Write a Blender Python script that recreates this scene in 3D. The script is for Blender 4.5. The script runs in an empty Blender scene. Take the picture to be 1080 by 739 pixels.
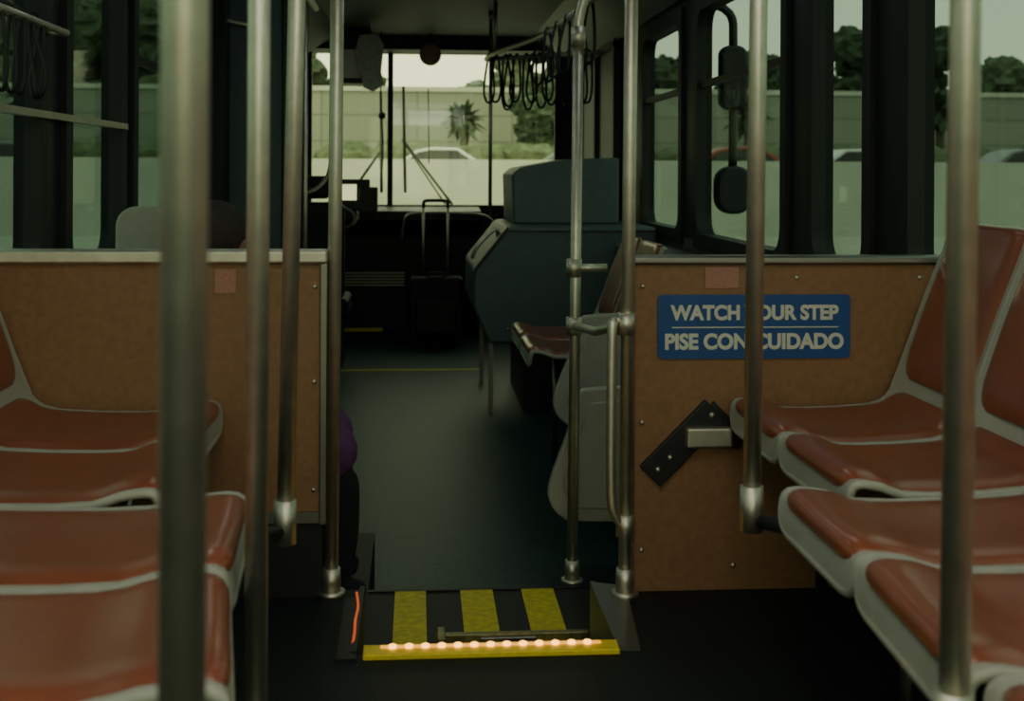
import bpy, bmesh, math, random
from mathutils import Vector, Matrix
random.seed(4)
S=bpy.context.scene
COL=S.collection

# ---------------------------------------------------------------- materials
def mat(name,col,rough=.5,metal=0,var=.0,scale=20,bump=0,bscale=80,emit=None,estr=0,spec=.5,coat=0):
    m=bpy.data.materials.new(name); m.use_nodes=True
    nt=m.node_tree; b=nt.nodes['Principled BSDF']
    b.inputs['Base Color'].default_value=(*col,1); b.inputs['Roughness'].default_value=rough
    b.inputs['Metallic'].default_value=metal; b.inputs['Specular IOR Level'].default_value=spec
    b.inputs['Coat Weight'].default_value=coat; b.inputs['Coat Roughness'].default_value=.22
    tc=nt.nodes.new('ShaderNodeTexCoord')
    if var>0:
        n=nt.nodes.new('ShaderNodeTexNoise'); n.inputs['Scale'].default_value=scale; n.inputs['Detail'].default_value=5
        nt.links.new(tc.outputs['Object'],n.inputs['Vector'])
        r=nt.nodes.new('ShaderNodeValToRGB')
        r.color_ramp.elements[0].position=.3; r.color_ramp.elements[1].position=.7
        r.color_ramp.elements[0].color=(*[c*(1-var) for c in col],1)
        r.color_ramp.elements[1].color=(*[min(1,c*(1+var)) for c in col],1)
        nt.links.new(n.outputs['Fac'],r.inputs['Fac']); nt.links.new(r.outputs['Color'],b.inputs['Base Color'])
    if bump>0:
        n2=nt.nodes.new('ShaderNodeTexNoise'); n2.inputs['Scale'].default_value=bscale; n2.inputs['Detail'].default_value=3
        nt.links.new(tc.outputs['Object'],n2.inputs['Vector'])
        bp=nt.nodes.new('ShaderNodeBump'); bp.inputs['Strength'].default_value=bump; bp.inputs['Distance'].default_value=.01
        nt.links.new(n2.outputs['Fac'],bp.inputs['Height']); nt.links.new(bp.outputs['Normal'],b.inputs['Normal'])
    if emit:
        b.inputs['Emission Color'].default_value=(*emit,1); b.inputs['Emission Strength'].default_value=estr
    return m
def glass(name,tint,refl):
    m=bpy.data.materials.new(name); m.use_nodes=True; nt=m.node_tree; nt.nodes.clear()
    o=nt.nodes.new('ShaderNodeOutputMaterial'); mx=nt.nodes.new('ShaderNodeMixShader')
    t=nt.nodes.new('ShaderNodeBsdfTransparent'); t.inputs[0].default_value=(*tint,1)
    g=nt.nodes.new('ShaderNodeBsdfGlossy'); g.inputs['Roughness'].default_value=.03; g.inputs[0].default_value=(.9,1,.95,1)
    mx.inputs[0].default_value=refl
    nt.links.new(t.outputs[0],mx.inputs[1]); nt.links.new(g.outputs[0],mx.inputs[2])
    nt.links.new(mx.outputs[0],o.inputs[0]); return m

M=dict(
 steel=mat('brushed_steel',(.66,.63,.53),.48,1,.10,30,.04,200),
 steeld=mat('dark_steel',(.30,.30,.27),.4,1),
 vinyl=mat('seat_vinyl',(.255,.066,.032),.32,0,.10,14,.10,220,coat=.55),
 shell=mat('seat_shell_plastic',(.40,.40,.34),.42,0,.06,20),
 board=mat('brown_laminate',(.27,.138,.066),.5,0,.12,60,.1,300),
 black=mat('black_plastic',(.012,.014,.014),.5,0,.1,30),
 rubber=mat('black_rubber',(.01,.012,.012),.6,0,.1,30),
 deck=mat('upper_floor_vinyl',(.008,.014,.014),.6,0,.5,160,.2,200,spec=.35),
 lowf=mat('low_floor_vinyl',(.012,.056,.054),.46,0,.3,60,.2,140,spec=.34),
 wallp=mat('wall_panel_grey',(.10,.115,.11),.6,0,.08,15),
 wallb=mat('wall_upper_dark',(.010,.018,.019),.5,0,.1,15,spec=.35),
 ceil=mat('ceiling_panel',(.035,.042,.040),.6,0,.06,10),
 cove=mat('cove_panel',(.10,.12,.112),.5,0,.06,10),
 teal=mat('teal_panel',(.062,.098,.112),.5,0,.08,12),
 console=mat('console_paint',(.085,.125,.130),.5,0,.08,25,.05,200),
 yellow=mat('safety_yellow',(.70,.60,.03),.6,0,.2,50),
 yellowb=mat('nosing_yellow',(.95,.70,.02),.4,0,.1,60),
 led=mat('led_amber',(1,.6,.2),.3,emit=(1,.46,.08),estr=4.2),
 leds=mat('led_strip_amber',(.8,.45,.1),.4,emit=(1,.42,.03),estr=1.3),
 ledo=mat('led_orange',(.5,.15,.05),.3,emit=(1,.16,.04),estr=.45),
 blue=mat('sign_blue',(.01,.075,.27),.4,0,.04,20),
 white=mat('sign_white',(.66,.66,.58),.5),
 pink=mat('sticker_pink',(.42,.20,.15),.6,0,.3,300),
 screen=mat('screen_glow',(.6,.6,.3),.3,emit=(.9,.95,.45),estr=1.0),
 paper=mat('white_paper',(.60,.60,.53),.7,0,.15,30),
 tan=mat('tan_mirror',(.45,.28,.18),.5,0,.1,10),
 purple=mat('purple_cloth',(.13,.04,.16),.85,0,.2,40,.3,200),
 dcloth=mat('dark_trousers',(.012,.014,.02),.9,0,.2,40),
 skin=mat('skin',(.28,.15,.1),.55,0,.05,30),
 hair=mat('hair_dark',(.025,.015,.01),.6,0,.4,120,.5,200),
 brass=mat('worn_brass',(.30,.27,.12),.45,.7,.3,60),
 asphalt=mat('asphalt',(.26,.27,.23),.85,0,.15,3),
 conc=mat('concrete_barrier_mat',(.52,.52,.42),.85,0,.10,.8),
 leaf=mat('foliage',(.05,.075,.04),.9,0,.6,2.5,.6,6),
 leaf2=mat('foliage_dusty',(.11,.14,.08),.9,0,.5,2.5,.6,6),
 hedge=mat('hedge_leaf',(.10,.125,.06),.9,0,.5,3,.6,8),
 trunk=mat('trunk_bark',(.10,.08,.055),.9,0,.3,6),
 carw=mat('car_white',(.7,.7,.65),.3), carg=mat('car_grey',(.12,.13,.13),.3), carr=mat('car_red',(.35,.04,.03),.3), card=mat('car_glass',(.02,.025,.025),.15),
 tint=glass('tinted_glass',(.49,.585,.56),.03), tintd=glass('dark_tinted_glass',(.38,.46,.44),.05), tintr=glass('side_tinted_glass',(.45,.52,.50),.04), clear=glass('windshield_glass',(.95,.97,.88),.02),
 lamp=mat('ceiling_lamp',(.8,.9,.85),.4,emit=(.80,1,.88),estr=3.4),
)
def wallmat():
    m=mat('sound_wall_mat',(.42,.43,.33),.9); nt=m.node_tree; b=nt.nodes['Principled BSDF']
    tc=nt.nodes.new('ShaderNodeTexCoord'); mp=nt.nodes.new('ShaderNodeMapping'); mp.inputs['Rotation'].default_value=(math.radians(90),0,0)
    br=nt.nodes.new('ShaderNodeTexBrick'); br.offset=0
    br.inputs['Color1'].default_value=(.31,.325,.25,1); br.inputs['Color2'].default_value=(.27,.285,.22,1); br.inputs['Mortar'].default_value=(.19,.20,.155,1)
    br.inputs['Scale'].default_value=1; br.inputs['Brick Width'].default_value=4; br.inputs['Row Height'].default_value=1.1; br.inputs['Mortar Size'].default_value=.04
    nt.links.new(tc.outputs['Object'],mp.inputs[0]); nt.links.new(mp.outputs[0],br.inputs[0]); nt.links.new(br.outputs[0],b.inputs['Base Color'])
    return m
M['swall']=wallmat()

# ---------------------------------------------------------------- helpers
def empty(name,loc=(0,0,0)):
    e=bpy.data.objects.new(name,None); e.empty_display_size=.1; COL.objects.link(e); e.location=(0,0,0); return e
def link(name,me,m,parent=None,smooth=False):
    ob=bpy.data.objects.new(name,me); COL.objects.link(ob)
    if m: me.materials.append(m)
    if smooth:
        for p in me.polygons: p.use_smooth=True
    if parent: ob.parent=parent
    return ob
def bevel(ob,w,seg=3):
    md=ob.modifiers.new('bev','BEVEL'); md.width=w; md.segments=seg; md.limit_method='ANGLE'
    for p in ob.data.polygons: p.use_smooth=True
    md.harden_normals=True
    return ob
def box(name,x0,x1,y0,y1,z0,z1,m,parent=None,bev=0):
    ob=boxes(name,[(x0,x1,y0,y1,z0,z1)],m,parent)
    if bev: bevel(ob,bev)
    return ob
def boxes(name,lst,m,parent=None):
    v=[];f=[]
    for (x0,x1,y0,y1,z0,z1) in lst:
        o=len(v); v+=[(x,y,z) for x in (x0,x1) for y in (y0,y1) for z in (z0,z1)]
        f+=[tuple(i+o for i in q) for q in [(0,1,3,2),(4,6,7,5),(0,4,5,1),(2,3,7,6),(0,2,6,4),(1,5,7,3)]]
    me=bpy.data.meshes.new(name); me.from_pydata(v,[],f)
    bm=bmesh.new(); bm.from_mesh(me); bmesh.ops.recalc_face_normals(bm,faces=bm.faces); bm.to_mesh(me); bm.free()
    return link(name,me,m,parent)
def prism(name,poly,axis,a0,a1,m,parent=None,bev=0):
    def P(p,a):
        return {'y':(p[0],a,p[1]),'x':(a,p[0],p[1]),'z':(p[0],p[1],a)}[axis]
    n=len(poly); v=[P(p,a0) for p in poly]+[P(p,a1) for p in poly]
    f=[tuple(range(n)),tuple(range(2*n-1,n-1,-1))]+[(i,(i+1)%n,(i+1)%n+n,i+n) for i in range(n)]
    me=bpy.data.meshes.new(name); me.from_pydata(v,[],f)
    bm=bmesh.new(); bm.from_mesh(me); bmesh.ops.recalc_face_normals(bm,faces=bm.faces); bm.to_mesh(me); bm.free()
    ob=link(name,me,m,parent)
    if bev: bevel(ob,bev)
    return ob
def smooth_path(pts,sub=6,closed=False):
    pts=[Vector(p) for p in pts]; n=len(pts); out=[]
    for i in range(n if closed else n-1):
        if closed: p0,p1,p2,p3=pts[(i-1)%n],pts[i],pts[(i+1)%n],pts[(i+2)%n]
        else: p0,p1,p2,p3=pts[max(i-1,0)],pts[i],pts[i+1],pts[min(i+2,n-1)]
        for k in range(sub):
            t=k/sub
            out.append(.5*((2*p1)+(p2-p0)*t+(2*p0-5*p1+4*p2-p3)*t*t+(3*p1-p0-3*p2+p3)*t**3))
    if not closed: out.append(pts[-1])
    return out
def tube(name,pts,r,m,parent=None,closed=False,sm=0,res=10):
    if sm: pts=smooth_path(pts,sm,closed)
    pts=[Vector(p) for p in pts]; n=len(pts); v=[];f=[]
    up=None
    for i,p in enumerate(pts):
        a=pts[(i-1)%n] if (closed or i>0) else p; b=pts[(i+1)%n] if (closed or i<n-1) else p
        t=(b-a).normalized()
        if up is None:
            up=t.orthogonal().normalized()
        up=(up-t*up.dot(t)).normalized(); w=t.cross(up)
        if isinstance(r,(list,tuple)):
            q=i/max(1,n-1)*(len(r)-1); i0=min(int(q),len(r)-2); rr=r[i0]+(r[i0+1]-r[i0])*(q-i0)
        else: rr=r
        for k in range(res):
            an=2*math.pi*k/res; v.append(p+(up*math.cos(an)+w*math.sin(an))*rr)
    for i in range(n if closed else n-1):
        j=(i+1)%n
        for k in range(res):
            k2=(k+1)%res; f.append((i*res+k,i*res+k2,j*res+k2,j*res+k))
    if not closed:
        f.append(tuple(range(res-1,-1,-1))); f.append(tuple(range((n-1)*res,n*res)))
    me=bpy.data.meshes.new(name); me.from_pydata([tuple(q) for q in v],[],f)
    return link(name,me,m,parent,True)
def cyl(name,p0,p1,r,m,parent=None,res=20): return tube(name,[p0,p1],r,m,parent,res=res)
def ball(name,c,r,m,parent=None,sc=(1,1,1),seg=20):
    bm=bmesh.new(); bmesh.ops.create_uvsphere(bm,u_segments=seg,v_segments=seg//2+2,radius=r)
    for v in bm.verts: v.co=Vector((v.co.x*sc[0]+c[0],v.co.y*sc[1]+c[1],v.co.z*sc[2]+c[2]))
    me=bpy.data.meshes.new(name); bm.to_mesh(me); bm.free(); return link(name,me,m,parent,True)

XL,XR=-1.06,1.35; XC=.145
ZT=2.08; ZL=-.36; ZM=-.18
YF=10.4; YB=-1.6

# ---------------------------------------------------------------- floor
boxes('floor',[(XL,XR,YB,2.53,-.45,0),(XL,-.13,2.53,2.93,-.45,0),(.43,XR,2.53,2.93,-.45,0)],M['deck'])
boxes('floor_step',[(-.13,.43,2.53,2.93,-.45,ZM),(-.13,.62,2.93,3.44,-.45,ZM),(XL,-.13,2.93,4.0,-.45,ZM)],M['rubber'])
boxes('floor_low',[(XL,XR,3.44,YF,-.45,ZL)],M['lowf'])
st=empty('yellow_floor_stripes')
for i,(a,b) in enumerate([(-.055,.03),(.125,.215),(.295,.385)]):
    box('stripe_%d'%i,a,b,2.98,3.43,ZM,ZM+.003,M['yellow'],st)
box('edge_strip',-.13,.62,3.43,3.445,ZM-.02,ZM+.004,M['black'],st)
ns=empty('step_nosing_light')
box('nosing',-.105,.42,2.50,2.545,0.0,.012,M['yellowb'],ns,.003)
box('nosing_face',-.105,.42,2.545,2.552,-.03,.012,M['yellowb'],ns)
box('glow_strip',-.07,.385,2.533,2.544,.0122,.0145,M['leds'],ns)
for i in range(13):
    ball('led_%d'%i,(-.045+i*.0335,2.536,.015),.0074,M['led'],ns,(1.25,1,.7),10)
ss=empty('side_step_light')
tube('strip',[(-.130,2.56,-.0),(-.127,2.62,.012),(-.129,2.70,.012),(-.127,2.78,.012),(-.134,2.86,.016)],.003,M['ledo'],ss,sm=5,res=8)
tr=empty('step_trim')
prism('cheek_plate',[(.425,2.52),(.465,2.52),(.50,2.9),(.425,2.93)],'z',0,.006,M['steeld'],tr)
box('cheek_face_r',.418,.43,2.53,2.93,ZM,.008,M['steeld'],tr)
box('cheek_face_l',-.13,-.118,2.53,2.93,ZM,.008,M['black'],tr)
box('cheek_cap_l',-.16,-.118,2.5,2.86,0,.006,M['black'],tr)
rp=empty('floor_ramp_latch')
box('bar',.05,.43,3.03,3.05,ZM+.003,ZM+.03,M['brass'],rp,.004)
box('plate',.055,.075,2.99,3.07,ZM+.003,ZM+.036,M['brass'],rp,.003)
box('plate2',.16,.30,3.02,3.06,ZM+.003,ZM+.024,M['steeld'],rp,.003)
box('bar2',.06,.41,2.965,2.975,ZM+.003,ZM+.018,M['brass'],rp)
box('standee_line',-.9,.45,8.33,8.38,ZL,ZL+.003,M['yellow'])

# ---------------------------------------------------------------- walls
def ring(name,x,y0,y1,z0,z1,w,r,dep,m,parent):
    def loop(y0,y1,z0,z1,r,seg=6):
        out=[]
        for (cy,cz,a0) in [(y1-r,z1-r,0),(y0+r,z1-r,90),(y0+r,z0+r,180),(y1-r,z0+r,270)]:
            for k in range(seg+1):
                a=math.radians(a0+90*k/seg); out.append((cy+r*math.cos(a),cz+r*math.sin(a)))
        return out
    o=loop(y0-w*.5,y1+w*.5,z0-w*.5,z1+w*.5,.012); i=loop(y0+w*.5,y1-w*.5,z0+w*.5,z1-w*.5,r)
    n=len(o); v=[(x,*p) for p in o]+[(x,*p) for p in i]+[(x+dep,*p) for p in o]+[(x+dep,*p) for p in i]; f=[]
    for k in range(n):
        j=(k+1)%n
        f+=[(k,j,n+j,n+k),(2*n+k,3*n+k,3*n+j,2*n+j),(n+k,n+j,3*n+j,3*n+k),(k,2*n+k,2*n+j,j)]
    me=bpy.data.meshes.new(name); me.from_pydata(v,[],f)
    return link(name,me,m,parent)
WZ0,WZ1=.66,1.79
def wall(name,xin,xout,wins,wn,gm,gmfar):
    ub=[(xin,xout,YB,YF,WZ1,ZT+.1)]
    ys=sorted(wins); prev=YB
    for a,b in ys:
        ub.append((xin,xout,prev,a,WZ0,WZ1)); prev=b
    ub.append((xin,xout,prev,YF,WZ0,WZ1))
    w=empty(name)
    boxes('lower_panel',[(xin,xout,YB,YF,-.45,WZ0)],M['wallp'],w); boxes('upper_panel',ub,M['wallb'],w)
    sgn=1 if xout>xin else -1
    for a,b in ys:
        e=empty('window_%d'%wn[0]); wn[0]+=1
        ring('frame',xin-sgn*.018,a,b,WZ0,WZ1,.07,.09,sgn*.075,M['rubber'],e)
        box('glass',xin+sgn*.03,xin+sgn*.034,a,b,WZ0,WZ1,gmfar if a>2.3 else gm,e)
        if b-a>.95: box('transom',xin-sgn*.004,xin+sgn*.025,a+.02,b-.02,WZ1-.40,WZ1-.37,M['black'],e)
wn=[1]
Rw=[(-1.3,-.2),(-.05,.95),(1.1,2.25),(2.4,3.3),(3.58,4.12),(4.42,5.85),(6.2,7.28)]
Lw=[(-1.3,-.2),(-.05,.95),(1.1,2.25),(2.45,3.55),(3.8,4.5),(4.68,5.9),(7.9,9.6)]
wall('wall_right',XR,XR+.06,Rw,wn,M['tint'],M['tintr']); wall('wall_left',XL,XL-.06,Lw,wn,M['tint'],M['tintd'])
wr=empty('wall_rear')
boxes('panel',[(XL,XR,YB-.06,YB,-.45,.42),(XL,XR,YB-.06,YB,1.95,ZT+.1),(XL,XL+.2,YB-.06,YB,.42,1.95),(XR-.2,XR,YB-.06,YB,.42,1.95)],M['wallb'],wr)
we=empty('window_15'); box('glass',XL+.2,XR-.2,YB-.03,YB-.026,.42,1.95,M['clear'],we)  # unseen rear window, added so sky light reaches the poles from behind
boxes('frame',[(XL+.18,XR-.18,YB-.01,YB+.01,.40,.44),(XL+.18,XR-.18,YB-.01,YB+.01,1.93,1.97)],M['rubber'],we)
box('trim_1',XL,XL+.03,3.1,4.5,1.13,1.15,M['steel'])
d=empty('door_1')
xa,xb_=XR-.055,XR-.005
box('leaf_a',xa,xb_,8.1,8.16,ZL+.02,1.85,M['black'],d); box('leaf_b',xa,xb_,8.98,9.06,ZL+.02,1.85,M['black'],d); box('leaf_c',xa,xb_,9.86,9.92,ZL+.02,1.85,M['black'],d)
box('head',xa,xb_,8.1,9.92,1.82,1.9,M['black'],d); box('kick',xa,xb_,8.1,9.92,ZL+.02,ZL+.2,M['black'],d)
box('pane',XR-.02,XR-.012,8.16,9.86,ZL+.2,1.82,M['teal'],d)
c=empty('ceiling')
box('panel',XL,XR,YB,YF,ZT,ZT+.08,M['ceil'],c)
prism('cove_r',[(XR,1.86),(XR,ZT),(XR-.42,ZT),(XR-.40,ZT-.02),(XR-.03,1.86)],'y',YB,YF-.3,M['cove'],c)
prism('cove_l',[(XL,1.86),(XL,ZT),(XL+.42,ZT),(XL+.40,ZT-.02),(XL+.03,1.86)],'y',YB,YF-.3,M['ceil'],c)
for i,y in enumerate((-.6,1.0,3.6,6.2)):
    for k,x in enumerate((XC-.55,XC+.55)):
        L=empty('ceiling_light' )
        box('housing',x-.08,x+.08,y-.5,y+.5,ZT-.03,ZT,M['ceil'],L)
        box('diffuser',x-.06,x+.06,y-.48,y+.48,ZT-.036,ZT-.03,M['lamp'],L)
fr=empty('wall_front')
boxes('panel',[(XL,XR,YF,YF+.08,-.45,.69),(XL,XR,YF,YF+.08,1.97,ZT+.1),(XL,XL+.14,YF,YF+.08,.69,1.97),(XR-.15,XR,YF,YF+.08,.69,1.97)],M['black'],fr)
box('header',XL,XR,YF-.35,YF,1.97,ZT,M['wallb'],fr)
ws=empty('windshield')
box('pane',XL+.14,XR-.15,YF+.03,YF+.036,.69,1.97,M['clear'],ws)
box('mullion',-.25,-.205,YF-.01,YF+.06,.69,1.97,M['rubber'],ws)
box('sill',XL+.14,XR-.15,YF-.03,YF+.01,.66,.70,M['black'],ws)
box('gasket_l',XL+.12,XL+.18,YF-.02,YF+.03,.69,1.97,M['rubber'],ws); box('gasket_r',XR-.19,XR-.14,YF-.02,YF+.03,.69,1.97,M['rubber'],ws)
wp=empty('windshield_wiper')
tube('arm',[(.30,YF+.09,.70),(-.10,YF+.10,1.22)],.011,M['black'],wp)
tube('arm2',[(.24,YF+.09,.70),(-.13,YF+.10,1.25)],.007,M['black'],wp)
tube('blade',[(-.10,YF+.085,.80),(-.12,YF+.085,1.70)],.013,M['black'],wp)
tube('linkage',[(.10,YF+.09,1.05),(.09,YF+.085,1.68)],.006,M['black'],wp)
wp=empty('windshield_wiper')
tube('arm',[(-.62,YF+.09,.70),(-.29,YF+.10,1.18)],.011,M['black'],wp)
tube('blade',[(-.30,YF+.085,.80),(-.31,YF+.085,1.65)],.013,M['black'],wp)
ds=empty('dashboard')
prism('body',[(YF,ZL),(YF-.15,ZL),(YF-.2,.45),(YF-.42,.58),(YF-.42,.66),(YF,.69)],'x',XL+.02,.52,M['black'],ds,.01)
for i in range(5): box('vent_slat_%d'%i,-.65,-.1,YF-.235,YF-.20,.04+i*.025,.05+i*.025,M['steeld'],ds)
box('vent_back',-.66,-.09,YF-.215,YF-.165,.03,.17,M['rubber'],ds)
tube('grab_rail',[(-.12,YF-.5,.40),(-.10,YF-.52,.58),(.0,YF-.52,.645),(.5,YF-.52,.635),(.62,YF-.5,.55)],.015,M['steeld'],ds,sm=5)
box('pedal_light',-.62,-.28,YF-.2,YF-.16,ZL+.02,ZL+.05,M['yellow'],ds)
mn=empty('driver_display')
box('case',-.66,-.36,9.45,9.52,.68,.92,M['black'],mn,.01)
box('screen',-.60,-.46,9.444,9.45,.76,.88,M['screen'],mn)
box('stand',-.56,-.46,9.5,YF-.43,.60,.72,M['black'],mn)
box('side_box',-.44,-.30,9.42,9.55,.66,.86,M['black'],mn,.01)
sw=empty('steering_wheel')
cx,cy,cz=-.68,9.25,.62
pts=[(cx+.22*math.cos(a),cy+.22*math.sin(a)*.85,cz+.22*math.sin(a)*.45) for a in [2*math.pi*k/28 for k in range(28)]]
tube('rim',pts,.015,M['black'],sw,closed=True)
for k in (0,2.2,4.2): tube('spoke_%d'%int(k),[(cx,cy,cz),(cx+.21*math.cos(k),cy+.21*math.sin(k)*.85,cz+.21*math.sin(k)*.45)],.012,M['black'],sw)
tube('column',[(cx,cy,cz),(cx,YF-.25,.2)],.03,M['black'],sw)
dv=empty('driver_seat')
box('base',-.85,-.5,8.3,8.7,ZL,.0,M['black'],dv,.03); box('cushion',-.92,-.45,8.2,8.75,.0,.14,M['rubber'],dv,.04)
box('backrest',-.9,-.47,8.08,8.2,.14,.78,M['rubber'],dv,.05); box('headrest',-.8,-.57,8.09,8.18,.80,.95,M['rubber'],dv,.03)
ob=empty('overhead_box'); box('body',-.64,-.36,9.6,9.95,1.66,2.075,M['black'],ob,.01); box('face',-.60,-.40,9.59,9.6,1.7,1.92,M['steeld'],ob)
pp=empty('hanging_paper_tag')
cyl('cord',(-.36,9.2,ZT),(-.36,9.2,1.98),.004,M['black'],pp,8)
prism('sheet',[(-.44,1.70),(-.46,1.88),(-.43,1.99),(-.30,2.0),(-.25,1.92),(-.27,1.72),(-.34,1.63)],'y',9.19,9.2,M['paper'],pp,.004)
prism('sheet_low',[(-.40,1.60),(-.42,1.72),(-.27,1.72),(-.25,1.62),(-.33,1.57)],'y',9.17,9.18,M['paper'],pp,.004)
rm=empty('round_mirror'); ball('disc',(.10,9.9,1.915),.088,M['tan'],rm,(1,.25,1)); cyl('stem',(.10,9.9,ZT),(.10,9.9,1.98),.012,M['black'],rm)
cd=empty('hanging_cord'); tube('cord',[(-.29,9.8,ZT),(-.29,9.8,1.6),(-.27,9.8,1.2),(-.28,9.8,.95)],.006,M['black'],cd,sm=4); ball('knob',(-.28,9.8,1.42),.03,M['black'],cd)

dp=empty('driver_partition')
box('panel',XL,-.66,6.28,6.33,ZL,ZT,M['teal'],dp); box('post',-.68,-.63,6.26,6.35,ZL,ZT,M['black'],dp,.008)
box('dark_column',XL,XL+.12,6.1,6.28,ZL,ZT,M['wallb'],dp)
tube('grab_handle',[(-1.04,6.24,1.76),(-.98,6.2,1.74),(-.90,6.19,1.715),(-.80,6.2,1.70),(-.76,6.27,1.70)],.012,M['steel'],dp,sm=5)

# ---------------------------------------------------------------- console on right (wheel housing)
cs=empty('wheel_housing_console')
prism('lower',[(.50,.68),(.31,.44),(.31,.24),(.40,.04),(XR-.02,.04),(XR-.02,.68)],'y',6.75,7.9,M['console'],cs,.02)
prism('upper',[(.56,.68),(.55,.97),(.60,1.01),(.88,1.06),(1.18,1.07),(1.18,.68)],'y',7.15,7.95,M['console'],cs,.015)
prism('seam',[(.498,.686),(.303,.44),(.303,.42),(.50,.66)],'y',6.74,6.76,M['black'],cs)
box('seam_top',.50,XR-.03,6.742,6.752,.655,.662,M['black'],cs)
box('leg',.40,.425,6.8,6.83,ZL,.05,M['steeld'],cs); box('leg2',.40,.425,7.8,7.83,ZL,.05,M['steeld'],cs)
box('base_recess',.60,XR-.02,6.9,7.85,ZL,.04,M['black'],cs)
tube('fare_handle',[(.46,6.95,.60),(.44,6.92,.66),(.34,6.9,.57),(.31,6.92,.50)],.012,M['steel'],cs,sm=4)
for i in range(3): ball('bolt_%d'%i,(.50+.25*i,6.745,.12),.01,M['steeld'],cs)

# ---------------------------------------------------------------- partitions
pl=empty('partition_left')
box('board',XL,-.215,2.88,2.91,.19,.775,M['board'],pl,.003)
box('cap',XL,-.205,2.862,2.925,.772,.805,M['steel'],pl,.008)
box('edge',-.222,-.205,2.868,2.922,.17,.775,M['steeld'],pl,.003)
box('skirt',XL,-.215,2.885,2.905,0,.19,M['black'],pl)
box('bottom_trim',XL,-.215,2.87,2.88,.175,.20,M['steeld'],pl)
box('sticker',-.462,-.415,2.877,2.88,.705,.76,M['pink'],pl)
for z in (.25,.5,.72): ball('screw',( -.235,2.879,z),.006,M['steel'],pl,seg=10)
pr=empty('partition_right')
box('board',.505,XR,2.87,2.90,.0,.775,M['board'],pr,.003)
box('cap',.50,XR,2.855,2.915,.77,.792,M['steeld'],pr,.008)
box('edge',.497,.512,2.862,2.908,0.0,.77,M['steeld'],pr,.003)
box('sticker',.68,.76,2.867,2.87,.715,.765,M['pink'],pr)
for (x,z) in ((.53,.1),(.53,.4),(.53,.72),(.9,.74),(1.2,.74),(.75,.06)): ball('screw',(x,2.868,z),.006,M['steel'],pr,seg=10)
def roundrect(x0,x1,z0,z1,r,seg=6):
    out=[]
    for (cx,cz,a0) in [(x1-r,z1-r,0),(x0+r,z1-r,90),(x0+r,z0+r,180),(x1-r,z0+r,270)]:
        for k in range(seg+1):
            a=math.radians(a0+90*k/seg); out.append((cx+r*math.cos(a),cz+r*math.sin(a)))
    return out
sg=empty('warning_sign')
prism('plate',roundrect(.566,1.03,.549,.70,.012),'y',2.863,2.87,M['blue'],sg)
box('divider',.60,1.0,2.861,2.863,.622,.6245,M['white'],sg)
def text(s,cx,cz,width,y,m,parent):
    cu=bpy.data.curves.new('lettering','FONT'); cu.body=s; cu.size=.06; cu.align_x='CENTER'; cu.align_y='CENTER'; cu.offset=.0026; cu.extrude=.0005
    o=bpy.data.objects.new('tmp',cu); COL.objects.link(o); bpy.context.view_layer.update()
    me=bpy.data.meshes.new_from_object(o.evaluated_get(bpy.context.evaluated_depsgraph_get())); bpy.data.objects.remove(o)
    xs=[v.co.x for v in me.vertices]; ys=[v.co.y for v in me.vertices]
    k=width/(max(xs)-min(xs)); mx=(max(xs)+min(xs))/2; my=(max(ys)+min(ys))/2
    for v in me.vertices: v.co=Vector((cx+(v.co.x-mx)*k,y-v.co.z,cz+(v.co.y-my)*k*1.06))
    me.materials.clear(); return link('lettering',me,m,parent)
text('WATCH YOUR STEP',.798,.658,.405,2.8615,M['white'],sg)
text('PISE CON CUIDADO',.798,.590,.43,2.8615,M['white'],sg)
br=empty('wheelchair_strap_bracket')
def rot(pts,c,a):
    return [(c[0]+x*math.cos(a)-z*math.sin(a),c[1]+x*math.sin(a)+z*math.cos(a)) for x,z in pts]
prism('plate',rot([(-.115,-.035),(.105,-.035),(.105,.035),(-.115,.035)],(.63,.355),math.radians(45)),'y',2.855,2.87,M['black'],br,.004)
prism('plate_b',[(.655,.36),(.70,.45),(.78,.37),(.76,.335)],'y',2.857,2.87,M['black'],br,.003)
box('buckle',.63,.74,2.83,2.858,.345,.392,M['steel'],br,.006)
for t in (-.09,-.05,.09):
    ball('hole',(.63+t*.707,2.855,.355+t*.707),.007,M['steel'],br,seg=10)

# ---------------------------------------------------------------- poles
def pole(x,y,z0,z1,r=.016,dx=0,foot='floor',name='grab_pole'):
    e=empty(name)
    cyl('tube',(x,y,z0),(x+dx,y,z1),r,M['steel'],e,24)
    if foot=='floor':
        tube('flange',[(x,y,z0),(x,y,z0+.012)],[r*2,r*2],M['steel'],e,res=20)
        tube('socket',[(x,y,z0+.01),(x,y,z0+.065)],[r*1.4,r*1.3],M['steel'],e,res=20)
    if foot=='seat':
        tube('socket',[(x,y,z0-.01),(x,y,z0+.07)],[r*1.3,r*1.3],M['steel'],e,res=20)
    tube('top_flange',[(x+dx,y,z1-.06),(x+dx,y,z1)],[r*1.35]*2,M['steel'],e,res=20)
    return e
def pclamp(x,y,z,e,r=.016): tube('clamp',[(x,y,z-.025),(x,y,z+.025)],[r*1.4]*2,M['steel'],e,res=18)
e=pole(-.161,.87,.36,ZT,foot='seat',r=.0165); cyl('arm',(-.161,.87,.365),(-.40,.90,.365),.013,M['black'],e)
e=pole(-.222,1.75,.16,ZT,foot='seat'); cyl('arm',(-.222,1.75,.18),(-.45,1.75,.33),.013,M['black'],e)
e=pole(-.240,2.30,.31,ZT,dx=.03,foot='seat'); cyl('arm',(-.240,2.30,.325),(-.46,2.0,.355),.013,M['black'],e)
e=pole(-.194,2.89,0,ZT,dx=.01)
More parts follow.
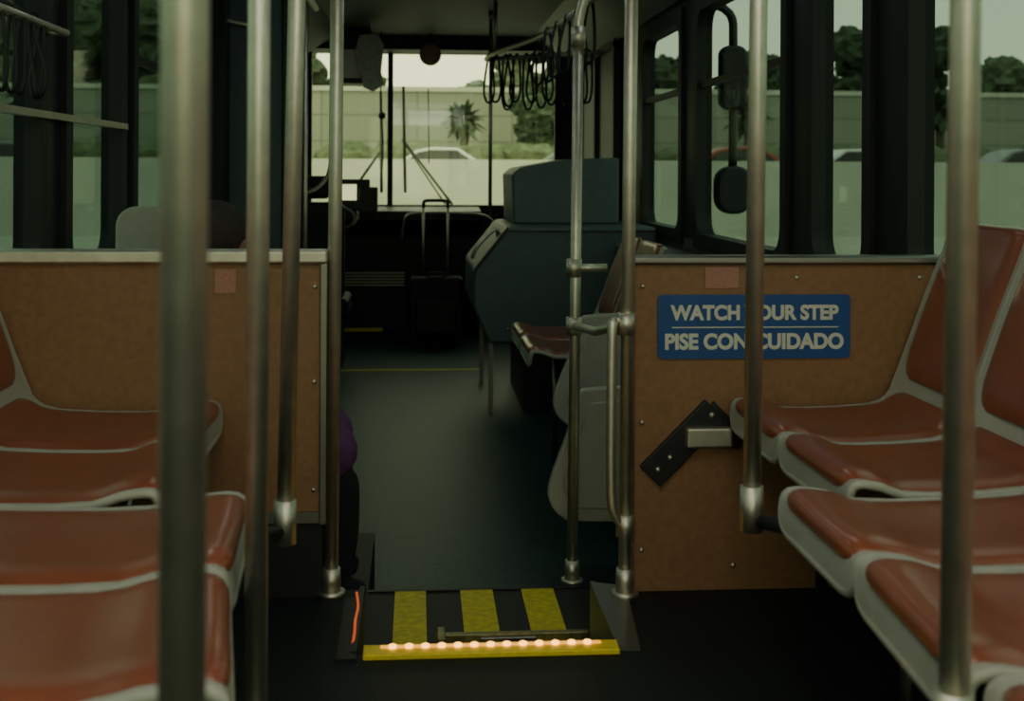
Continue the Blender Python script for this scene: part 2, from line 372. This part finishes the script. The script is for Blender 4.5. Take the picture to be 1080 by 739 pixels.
e=pole(.560,1.245,.38,ZT,dx=.02,foot='seat'); cyl('arm',(.56,1.245,.385),(.78,1.35,.37),.013,M['black'],e)
e=pole(.598,2.16,.36,ZT,dx=.015,foot='seat'); cyl('arm',(.598,2.16,.37),(.78,1.98,.37),.013,M['black'],e)
e=pole(.488,2.845,0,ZT,dx=.012)
pclamp(.488,2.845,.635,e); pclamp(.488,2.845,.165,e)
tube('stanchion_loop',[(.495,2.845,.635),(.462,2.84,.64),(.452,2.83,.60),(.452,2.83,.26),(.465,2.835,.19),(.490,2.845,.165)],.012,M['steel'],e,sm=5)
e=pole(.445,3.48,ZM,1.40,r=.0155,dx=.01)
tube('bend',[(.455,3.48,1.36),(.456,3.48,1.42),(.475,3.48,1.5),(.49,3.48,1.6),(.49,3.48,ZT)],.0155,M['steel'],e,sm=5)
pclamp(.446,3.48,.715,e);pclamp(.446,3.48,.55,e)
tube('link',[(.446,3.48,.715),(.54,3.48,.715)],.012,M['steel'],e)
tube('link2',[(.446,3.48,.55),(.47,3.2,.57),(.488,2.85,.635)],.012,M['steel'],e)
e=pole(.50,8.45,.68,ZT,r=.013,foot='')
pole(-.62,6.9,ZL,ZT,r=.015)
e=empty('grab_pole')
tube('tube',[(-.52,7.6,ZT),(-.52,7.6,1.3),(-.53,7.6,1.0),(-.60,7.6,.88),(-.70,7.6,.84)],.015,M['steel'],e,sm=5)
ra=empty('ceiling_handrail')
tube('rail',[(.46,8.3,1.74),(.50,7.9,1.75),(.72,7.0,1.77),(.80,5.5,1.78),(.82,3.0,1.78),(.82,.2,1.78)],.016,M['steel'],ra,sm=8)
for (x,y) in ((.5,7.95),(.80,5.5),(.82,3.2),(.82,1.2)): cyl('hanger',(x,y,1.77),(x,y,ZT),.012,M['steel'],ra)
tube('rail2',[(.46,8.3,1.74),(1.2,7.9,1.76)],.014,M['steel'],ra)
rl=empty('ceiling_handrail')
tube('rail',[(-.5,6.1,1.78),(-.52,3.0,1.78),(-.52,.2,1.78)],.016,M['steel'],rl,sm=4)
for y in (5.9,3.2,1.2): cyl('hanger',(-.52,y,1.77),(-.52,y,ZT),.012,M['steel'],rl)
def strap(par,i,x,y,z,h,w,r):
    sk=random.uniform(-.02,.02)
    tube('strap_%d'%i,[(x,y,z+.02),(x-w*.5,y,z-.03),(x-w+sk,y,z-h*.7),(x-w*.6+sk,y,z-h*.95),(x+sk,y+.01,z-h),(x+w*.6+sk,y,z-h*.95),(x+w+sk,y,z-h*.7),(x+w*.5,y,z-.03)],r,M['black'],par,closed=True,sm=4,res=8)
hs=empty('hanging_and_reflected_straps')
for i in range(15):
    t=i/14; strap(hs,i,.49+.62*t+random.uniform(-.012,.012),8.28-.30*t,1.745+.012*t,.33+random.uniform(-.04,.03),.035,.008)
for i in range(6): strap(hs,20+i,.80-.018*i,5.7+.30*i,1.775,.28,.03,.008)
refl_straps=empty('hanging_and_reflected_straps')  # solid straps and bar standing in for a reflection in the left window
cyl('bar',(-.985,2.95,1.37),(-.985,3.55,1.37),.010,M['steel'],refl_straps)
for y in (2.96,3.54): cyl('bracket',(-.985,y,1.37),(XL+.02,y,1.37),.010,M['steel'],refl_straps)
for i in range(5): strap(refl_straps,i,-.985,3.0+i*.08,1.365,.19,.014,.005)

# ---------------------------------------------------------------- seats
def seat(par,idx,side,yF,yN,xfF,xfN,xb,z0=.45,back=.41):
    prof=[(0,-.055),(.004,-.02),(.03,.004),(.14,.0),(.30,-.018),(.80,-.012),(.95,.012),(1.0,.05)]
    bk=[(.035,.14),(.075,.25),(.12,.36),(.14,back),(.155,back-.005)]
    def P(s,v):
        y=(yF+yN)/2+v*(yF-yN)/2*.985
        k=(v+1)/2; xf=xfN+(xfF-xfN)*k
        L=abs(xb-xf)
        pts=[(p[0]*L,p[1]) for p in prof]+[(L+p[0],p[1]) for p in bk]
        n=len(pts)-1; q=min(max(s,0),1)*n; i=min(int(q),n-1); t=q-i
        p0,p1,p2,p3=[pts[max(i-1,0)],pts[i],pts[i+1],pts[min(i+2,n)]]
        c=[.5*(2*p1[a]+(p2[a]-p0[a])*t+(2*p0[a]-5*p1[a]+4*p2[a]-p3[a])*t*t+(3*p1[a]-p0[a]-3*p2[a]+p3[a])*t**3) for a in (0,1)]
        return Vector((xf+side*c[0],y,z0+c[1]))
    def nrm(s,v):
        e=.01; a=P(min(s+e,1),v)-P(max(s-e,0),v); b=P(s,min(v+.02,1))-P(s,max(v-.02,-1))
        n=a.cross(b).normalized()
        ref=Vector((-side*.6,0,.8))
        return n if n.dot(ref)>0 else -n
    def patch(name,s0,s1,vin,h,dip,m,ex,ns=26,nv=18,solid=0):
        V=[];F=[]
        for i in range(ns+1):
            a=-1+2*i/ns; a=math.copysign(1-(1-abs(a))**1.6,a); s=s0+(s1-s0)*(a+1)/2
            w=max(0,1-abs(a)**ex)**(1/ex); w=max(w,.72)
            for j in range(nv+1):
                b=-1+2*j/nv; b=math.copysign(1-(1-abs(b))**1.5,b); v=b*w*vin
                hh=h*(1-abs(a)**8)*(1-abs(b)**8)-dip*(1-b*b)*(1-a**4)
                V.append(P(s,v)+nrm(s,v)*hh)
        for i in range(ns):
            for j in range(nv): k=i*(nv+1)+j; F.append((k,k+1,k+nv+2,k+nv+1))
        me=bpy.data.meshes.new(name); me.from_pydata([tuple(p) for p in V],[],F)
        bm=bmesh.new(); bm.from_mesh(me); bmesh.ops.recalc_face_normals(bm,faces=bm.faces); bm.to_mesh(me); bm.free()
        o=link(name,me,m,par,True)
        if solid:
            md=o.modifiers.new('s','SOLIDIFY'); md.thickness=solid; md.offset=0
        border=[i*(nv+1) for i in range(ns+1)]+[ns*(nv+1)+j for j in range(1,nv+1)]+[i*(nv+1)+nv for i in range(ns-1,-1,-1)]+[j for j in range(nv-1,0,-1)]
        return [V[k] for k in border]
    n=str(idx)
    b=patch('shell_'+n,0.0,1.0,1.0,0,.012,M['shell'],9,ns=40,solid=.014)
    tube('rim_'+n,b,.0085,M['shell'],par,closed=True,res=8)
    patch('seat_cushion_'+n,.10,.555,.925,.020,.010,M['vinyl'],7,solid=.004)
    patch('back_cushion_'+n,.60,.965,.925,.018,.006,M['vinyl'],7,solid=.004)
def bench(name,side,cells,xb,z0=.45,floorz=0):
    e=empty(name)
    for i,(yF,yN,xfF,xfN) in enumerate(cells): seat(e,i,side,yF,yN,xfF,xfN,xb,z0)
    yF=cells[0][0]; yN=cells[-1][1]; wx=xb
    xf=cells[0][2]
    box('beam',min(xf+side*.16,wx),max(xf+side*.16,wx),yN+.06,yN+.10,z0-.12,z0-.07,M['black'],e,.004)
    box('beam2',min(xf+side*.16,wx),max(xf+side*.16,wx),yF-.10,yF-.06,z0-.12,z0-.07,M['black'],e,.004)
    box('rail',xf+side*.18-.015,xf+side*.18+.015,yN+.04,yF-.04,z0-.075,z0-.045,M['black'],e)
    box('rail_b',xb-side*.02-.015,xb-side*.02+.015,yN+.04,yF-.04,z0-.075,z0-.035,M['black'],e)
    for y in (yN+.08,yF-.08): cyl('leg',(xf+side*.19,y,floorz),(xf+side*.19,y,z0-.08),.014,M['steeld'],e)
    return e
bench('bench_seat',1,[(2.835,2.45,.737,.737),(2.45,2.06,.737,.742)],1.13)
bench('bench_seat',1,[(2.03,1.665,.612,.61),(1.665,1.27,.61,.585)],1.10)
bench('bench_seat',1,[(1.255,.87,.60,.60),(.87,.48,.60,.60)],1.10)
bench('bench_seat',-1,[(2.86,2.46,-.445,-.44),(2.46,2.07,-.44,-.42)],-.88)
bench('bench_seat',-1,[(2.05,1.66,-.275,-.250),(1.66,1.28,-.250,-.19)],-.84)
box('heater_box',XR-.21,XR-.01,YB+.1,2.83,0,.30,M['black'],None,.01)
box('heater_box',XL+.01,XL+.21,YB+.1,2.84,0,.30,M['black'],None,.01)
bench('bench_seat',1,[(5.75,5.3,.45,.45),(5.3,4.85,.45,.45)],.84,z0=.27,floorz=ZL)
box('wheel_well_cover',1.06,XR-.01,4.3,6.6,ZL,.60,M['wallp'],None,.02)
def fseat(x0,x1,y,zb,zt,slant):
    e=empty('passenger_seat')
    pts=[(x0+.10,zb),(x0+.04,zb+.015),(x0+.005,zb+.06),(x0+.005,zb+.12),(x0+slant*.55,zt-.14),(x0+slant*.9,zt-.03),(x0+slant+.035,zt),(x1-.05,zt),(x1,zt-.05),(x1,zb+.05),(x1-.05,zb)]
    pts2=[(p.x,p.y) for p in smooth_path([(a,b,0) for a,b in pts],4,True)]
    prism('back_shell',pts2,'y',y,y+.035,M['shell'],e,.014)
    cx=(x0+x1)/2
    prism('shell_recess',[((a-cx)*.80+cx,(b-(zb+zt)/2)*.80+(zb+zt)/2) for a,b in pts2],'y',y-.006,y+.01,M['shell'],e,.005)
    prism('back_cushion',[((a-cx)*.85+cx,(b-(zb+zt)/2)*.85+(zb+zt)/2) for a,b in pts2],'y',y+.035,y+.06,M['vinyl'],e,.01)
    zs=max(zb+.04,ZL+.32)
    box('seat_shell',x0+.06,x1-.02,y+.03,y+.44,zs,zs+.03,M['shell'],e,.012)
    box('seat_cushion',x0+.08,x1-.04,y+.07,y+.42,zs+.03,zs+.055,M['vinyl'],e,.012)
    for yy in (y+.08,y+.38): cyl('leg',(cx+.08,yy,ZL),(cx+.08,yy,zs),.018,M['steeld'],e)
fseat(.395,.86,3.66,-.06,.34,.10)
fseat(.475,.93,4.25,.10,.49,.10)
def lseat(x0,x1,y,zt):
    e=empty('passenger_seat')
    pts=roundrect(x0,x1,zt-.62,zt,.07)
    prism('back_shell',pts,'y',y,y+.03,M['shell'],e,.01)
    cx=(x0+x1)/2
    prism('back_cushion',[((a-cx)*.87+cx,(b-zt+.31)*.9+zt-.31) for a,b in pts],'y',y+.03,y+.055,M['vinyl'],e,.01)
    box('seat_pan',x0,x1,y+.02,y+.45,zt-.60,zt-.54,M['vinyl'],e,.015)
    box('pedestal',cx-.06,cx+.06,y+.1,y+.35,ZL,zt-.6,M['black'],e)
lseat(-1.04,-.86,4.35,.86); lseat(-.90,-.64,5.2,.78)

# ---------------------------------------------------------------- suitcase
sc=empty('suitcase')
box('body',-.06,.36,9.45,9.72,ZL+.06,.17,M['rubber'],sc,.035)
box('pocket',-.01,.31,9.425,9.46,ZL+.10,.02,M['black'],sc,.02)
for x in (.05,.24): cyl('handle_tube',(x,9.6,.16),(x,9.6,.72),.010,M['steel'],sc,12)
tube('handle_grip',[(.05,9.6,.70),(.055,9.6,.745),(.09,9.6,.755),(.20,9.6,.755),(.235,9.6,.745),(.24,9.6,.70)],.014,M['black'],sc,sm=4)
for x in (-.01,.31):
    for y in (9.5,9.67): cyl('wheel',(x-.015,y,ZL+.03),(x+.015,y,ZL+.03),.03,M['black'],sc,16)
tube('top_handle',[(.08,9.5,.165),(.10,9.5,.2),(.20,9.5,.2),(.22,9.5,.165)],.010,M['black'],sc,sm=3)

# ---------------------------------------------------------------- seated passenger (mostly behind left partition)
def skinned(name,verts,edges,rad,m,par):
    me=bpy.data.meshes.new(name); me.from_pydata(verts,edges,[]); o=link(name,me,m,par)
    md=o.modifiers.new('skin','SKIN'); md.use_smooth_shade=True
    for i,r in enumerate(rad): o.data.skin_vertices[0].data[i].radius=(r,r)
    o.data.skin_vertices[0].data[0].use_root=True
    sb=o.modifiers.new('sub','SUBSURF'); sb.levels=2; sb.render_levels=2
    return o
pa=empty('seated_passenger'); Y=3.45
V=[(-.78,Y,.36),(-.74,Y,.50),(-.67,Y,.62),(-.63,Y,.675),(-.60,Y,.72),
   (-.65,Y-.16,.62),(-.50,Y-.19,.42),(-.34,Y-.09,.38),
   (-.65,Y+.16,.62),(-.50,Y+.19,.42),(-.34,Y+.07,.38)]
E=[(0,1),(1,2),(2,3),(3,4),(2,5),(5,6),(6,7),(2,8),(8,9),(9,10)]
skinned('torso',V,E,[.14,.14,.12,.06,.05,.06,.045,.036,.06,.045,.036],M['purple'],pa)
V=[(-.76,Y,.33),(-.66,Y-.10,.31),(-.25,Y-.11,.26),(-.19,Y-.11,.16),(-.66,Y+.10,.31),(-.27,Y+.12,.26),(-.22,Y+.12,.16)]
skinned('skirt',V,[(0,1),(1,2),(2,3),(0,4),(4,5),(5,6)],[.14,.11,.11,.09,.11,.11,.09],M['purple'],pa)
for s,dx in ((-.11,.02),(.12,-.01)):
    skinned('lower_leg',[(-.225+dx,Y+s,.20),(-.225+dx,Y+s,.02),(-.23+dx,Y+s,-.10),(-.22+dx,Y+s,-.135),(-.15+dx,Y+s,-.15)],[(0,1),(1,2),(2,3),(3,4)],[.06,.06,.045,.04,.03],M['dcloth'],pa)
ball('head',(-.535,Y,.775),.088,M['skin'],pa,(1.05,.85,1.2),24)
ball('nose',(-.438,Y,.75),.016,M['skin'],pa,(1.2,.7,1.2),10)
for s in (-1,1):
    ball('ear',(-.545,Y+s*.076,.77),.022,M['skin'],pa,(.8,.4,1.2),10); ball('eye',(-.455,Y+s*.032,.785),.011,M['black'],pa,seg=10)
ball('mouth',(-.448,Y,.715),.014,M['tan'],pa,(.5,1.4,.35),10)
ball('hair',(-.556,Y,.80),.098,M['hair'],pa,(1.05,.96,1.08),24)
for hy in (-.05,.05):
    ball('palm',(-.315,Y+hy,.385),.036,M['skin'],pa,(1.2,.9,.6),14)
    for k in range(4):
        y0=Y+hy-.027+.018*k; l=(.03,.04,.037,.028)[k]
        tube('finger',[(-.29,y0,.388),(-.29+l*.6,y0,.382),(-.285+l,y0,.36)],[.009,.0085,.006],M['skin'],pa,sm=3,res=8)
    tube('thumb',[(-.32,Y+hy*.4,.395),(-.30,Y+hy*.2,.402),(-.28,Y+hy*.15,.395)],[.011,.010,.007],M['skin'],pa,sm=3,res=8)
ps=empty('passenger_seat'); box('seat_pan',XL+.02,-.42,3.2,3.75,.13,.18,M['shell'],ps,.015); box('cushion',-.92,-.44,3.23,3.72,.18,.205,M['vinyl'],ps,.012)
box('base',XL+.02,-.5,3.25,3.7,ZM,.13,M['black'],ps); box('backrest',XL+.02,XL+.08,3.2,3.75,.2,.62,M['vinyl'],ps,.02)

# ---------------------------------------------------------------- outside
sm=empty('added_silhouette')  # made-up dark silhouette outside the right window, no mirror known here
tube('arm',[(XR+.06,6.05,1.84),(XR+.20,6.05,1.78),(XR+.22,6.05,1.60),(XR+.22,6.05,1.0)],.022,M['black'],sm,sm=4)
prism('upper_head',roundrect(XR+.15,XR+.29,1.30,1.62,.05),'y',6.02,6.10,M['black'],sm,.02)
prism('lower_head',roundrect(XR+.13,XR+.31,.78,1.02,.08),'y',6.00,6.10,M['black'],sm,.02)
G=.26
box('road',-120,120,-60,28,-1.0,-.72,M['asphalt']); 
box('embankment_road',-120,120,28,140,-1.0,.25,M['asphalt'])
prism('concrete_barrier',[(22.0,-.72),(22.9,-.72),(22.65,-.2),(22.58,1.19),(22.3,1.19),(22.25,-.2)],'x',-90,90,M['conc'])
box('sound_wall',-90,90,52,52.4,G,4.3,M['swall'])
box('sound_wall_coping',-90,90,51.9,52.5,4.3,4.5,M['conc'])
def blob(name,cs,m,parent=None,n=3,amp=.35):
    bm=bmesh.new()
    for (c,r,sz) in cs:
        g=bmesh.ops.create_icosphere(bm,subdivisions=n,radius=r)
        for v in g['verts']:
            d=1+random.uniform(-amp,amp)*.5
            v.co=Vector((v.co.x*d+c[0],v.co.y*d+c[1],max(G+.01,v.co.z*d*sz+c[2])))
    me=bpy.data.meshes.new(name); bm.to_mesh(me); bm.free(); return link(name,me,m,parent)
blob('hedge',[((x+random.uniform(-.5,.5),44+random.uniform(-.6,.6),1.15),random.uniform(.8,1.1),.85) for x in range(-45,46,1)],M['hedge'],None,2)
def tree(x,y,h,w,base=.30,m='leaf'):
    e=empty('tree'); tube('trunk',[(x,y,base),(x+.05,y,base+h*.3),(x,y,base+h*.6)],[.06*w+.1,.05*w+.06,.1],M['trunk'],e)
    cs=[((x+random.uniform(-w,w),y+random.uniform(-w*.5,w*.5),base+h*.62+random.uniform(-h*.22,h*.25)),random.uniform(.18,.36)*w+.2,.85) for _ in range(34)]
    blob('crown',cs,M[m],e,3,.55)
for (x,y,h,w) in ((-33,62,9,3.5),(-27,60,8,3),(-21,62,10,4),(-15,60,9.5,3.5),(-9,63,8.5,3.2),(-4.5,60,6.5,2.2),(7,60,8.5,2.8),(12,62,7.0,2.4),(18,60,7,2.4),(24,62,8.6,2.8),(31,60,6.5,2.6),(38,62,8,3.2),(45,60,7.5,3)): tree(x,y,h,w,m='leaf2' if int(x)%2 else 'leaf')
tree(5.4,47.5,4.6,1.3); tree(3.1,60,5.6,1.0,m='leaf2')
def palm(x,y,h,base=.28,L=1.7,n=60):
    e=empty('palm_tree'); tube('trunk',[(x,y,base),(x+.05,y,base+h*.5),(x,y,base+h)],[.22,.17,.15],M['trunk'],e)
    bm=bmesh.new()
    for i in range(n):
        a=random.uniform(0,6.28); el=random.uniform(-1.0,1.3); ln=L*random.uniform(.7,1)
        prev=None; dirh=Vector((math.cos(a),math.sin(a),0)); sd=Vector((-math.sin(a),math.cos(a),0))
        for k in range(6):
            t=k/5; p=Vector((x,y,base+h))+dirh*ln*t*math.cos(el)+Vector((0,0,ln*t*math.sin(el)-ln*.25*t*t))
            w=.16*math.sin(math.pi*min(1,t*.9+.1))+.01
            q=[bm.verts.new(p+sd*w-Vector((0,0,w*.5))),bm.verts.new(p),bm.verts.new(p-sd*w-Vector((0,0,w*.5)))]
            if prev: bm.faces.new((prev[0],prev[1],q[1],q[0])); bm.faces.new((prev[1],prev[2],q[2],q[1]))
            prev=q
    me=bpy.data.meshes.new('fronds'); bm.to_mesh(me); bm.free(); link('fronds',me,M['leaf'],e)
palm(1.7,46,2.7,L=1.0,n=90); palm(20,46,3.2,L=1.3); palm(-14,46,3.4,L=1.3); palm(12.5,46,3.0,L=1.2)
def car(x,y,m,base=.25,dirx=1):
    e=empty('car')
    def T(p): return [(x+dirx*a,base+b) for a,b in p]
    prism('body',T([(-2.2,.3),(-2.25,.6),(-2.1,.88),(-1.5,.95),(-.95,1.36),(-.5,1.46),(.4,1.45),(1.1,1.0),(1.95,.85),(2.2,.6),(2.2,.3)]),'y',y-.85,y+.85,m,e,.06)
    prism('side_glass',T([(-1.3,.95),(-.88,1.30),(-.45,1.38),(.36,1.37),(.92,.98)]),'y',y-.87,y-.84,M['card'],e)
    for wx in (-1.4,1.35): cyl('wheel',(x+dirx*wx,y-.88,base+.32),(x+dirx*wx,y-.6,base+.32),.32,M['rubber'],e)
car(.9,40,M['carw'],base=.26); car(4.9,38,M['carg'],dirx=-1,base=.26); car(9.6,36,M['carr'],base=.26); car(13.6,38,M['carw'],base=.26,dirx=-1); car(18.5,36,M['carg'],base=.26); car(-11,36,M['carg'],base=.26)

# ---------------------------------------------------------------- world, lights
w=bpy.data.worlds.new('sky'); S.world=w; w.use_nodes=True; nt=w.node_tree
bg=nt.nodes['Background']; tc=nt.nodes.new('ShaderNodeTexCoord'); sp=nt.nodes.new('ShaderNodeSeparateXYZ'); rp_=nt.nodes.new('ShaderNodeValToRGB')
rp_.color_ramp.elements[0].position=0; rp_.color_ramp.elements[0].color=(.90,.92,.58,1)
rp_.color_ramp.elements[1].position=.6; rp_.color_ramp.elements[1].color=(.72,.82,.62,1)
nt.links.new(tc.outputs['Generated'],sp.inputs[0]); nt.links.new(sp.outputs['Z'],rp_.inputs[0]); nt.links.new(rp_.outputs[0],bg.inputs[0])
bg.inputs[1].default_value=2.3
def area(name,loc,rot_,sx,sy,e,col):
    l=bpy.data.lights.new(name,'AREA'); l.shape='RECTANGLE'; l.size=sx; l.size_y=sy; l.energy=e; l.color=col
    o=bpy.data.objects.new(name,l); COL.objects.link(o); o.location=loc; o.rotation_euler=rot_; return o
area('deck_fill',(XC,.9,ZT-.05),(0,0,0),1.1,1.8,11,(1,.93,.78))  # fill light added over the upper deck, no fixture behind it
area('rear_fill',(XC,-1.3,ZT-.15),(math.radians(60),0,0),1.4,.3,7,(1,.95,.82))  # fill light added behind the camera to brighten poles and partitions

# ---------------------------------------------------------------- camera
cam=bpy.data.cameras.new('camera'); co=bpy.data.objects.new('camera',cam); COL.objects.link(co); S.camera=co
co.location=(0,0,.99)
yaw=-math.atan(100/1300)
co.rotation_euler=(Matrix.Rotation(yaw,4,'Z')@Matrix.Rotation(math.radians(90),4,'X')@Matrix.Rotation(math.radians(.3),4,'Z')).to_euler()
cam.sensor_width=36; cam.lens=1300/1080*36
cam.shift_y=-(369.5-180)/1080
cam.clip_start=.05; cam.clip_end=500
cam.dof.use_dof=True; cam.dof.focus_distance=3.6; cam.dof.aperture_fstop=5.0
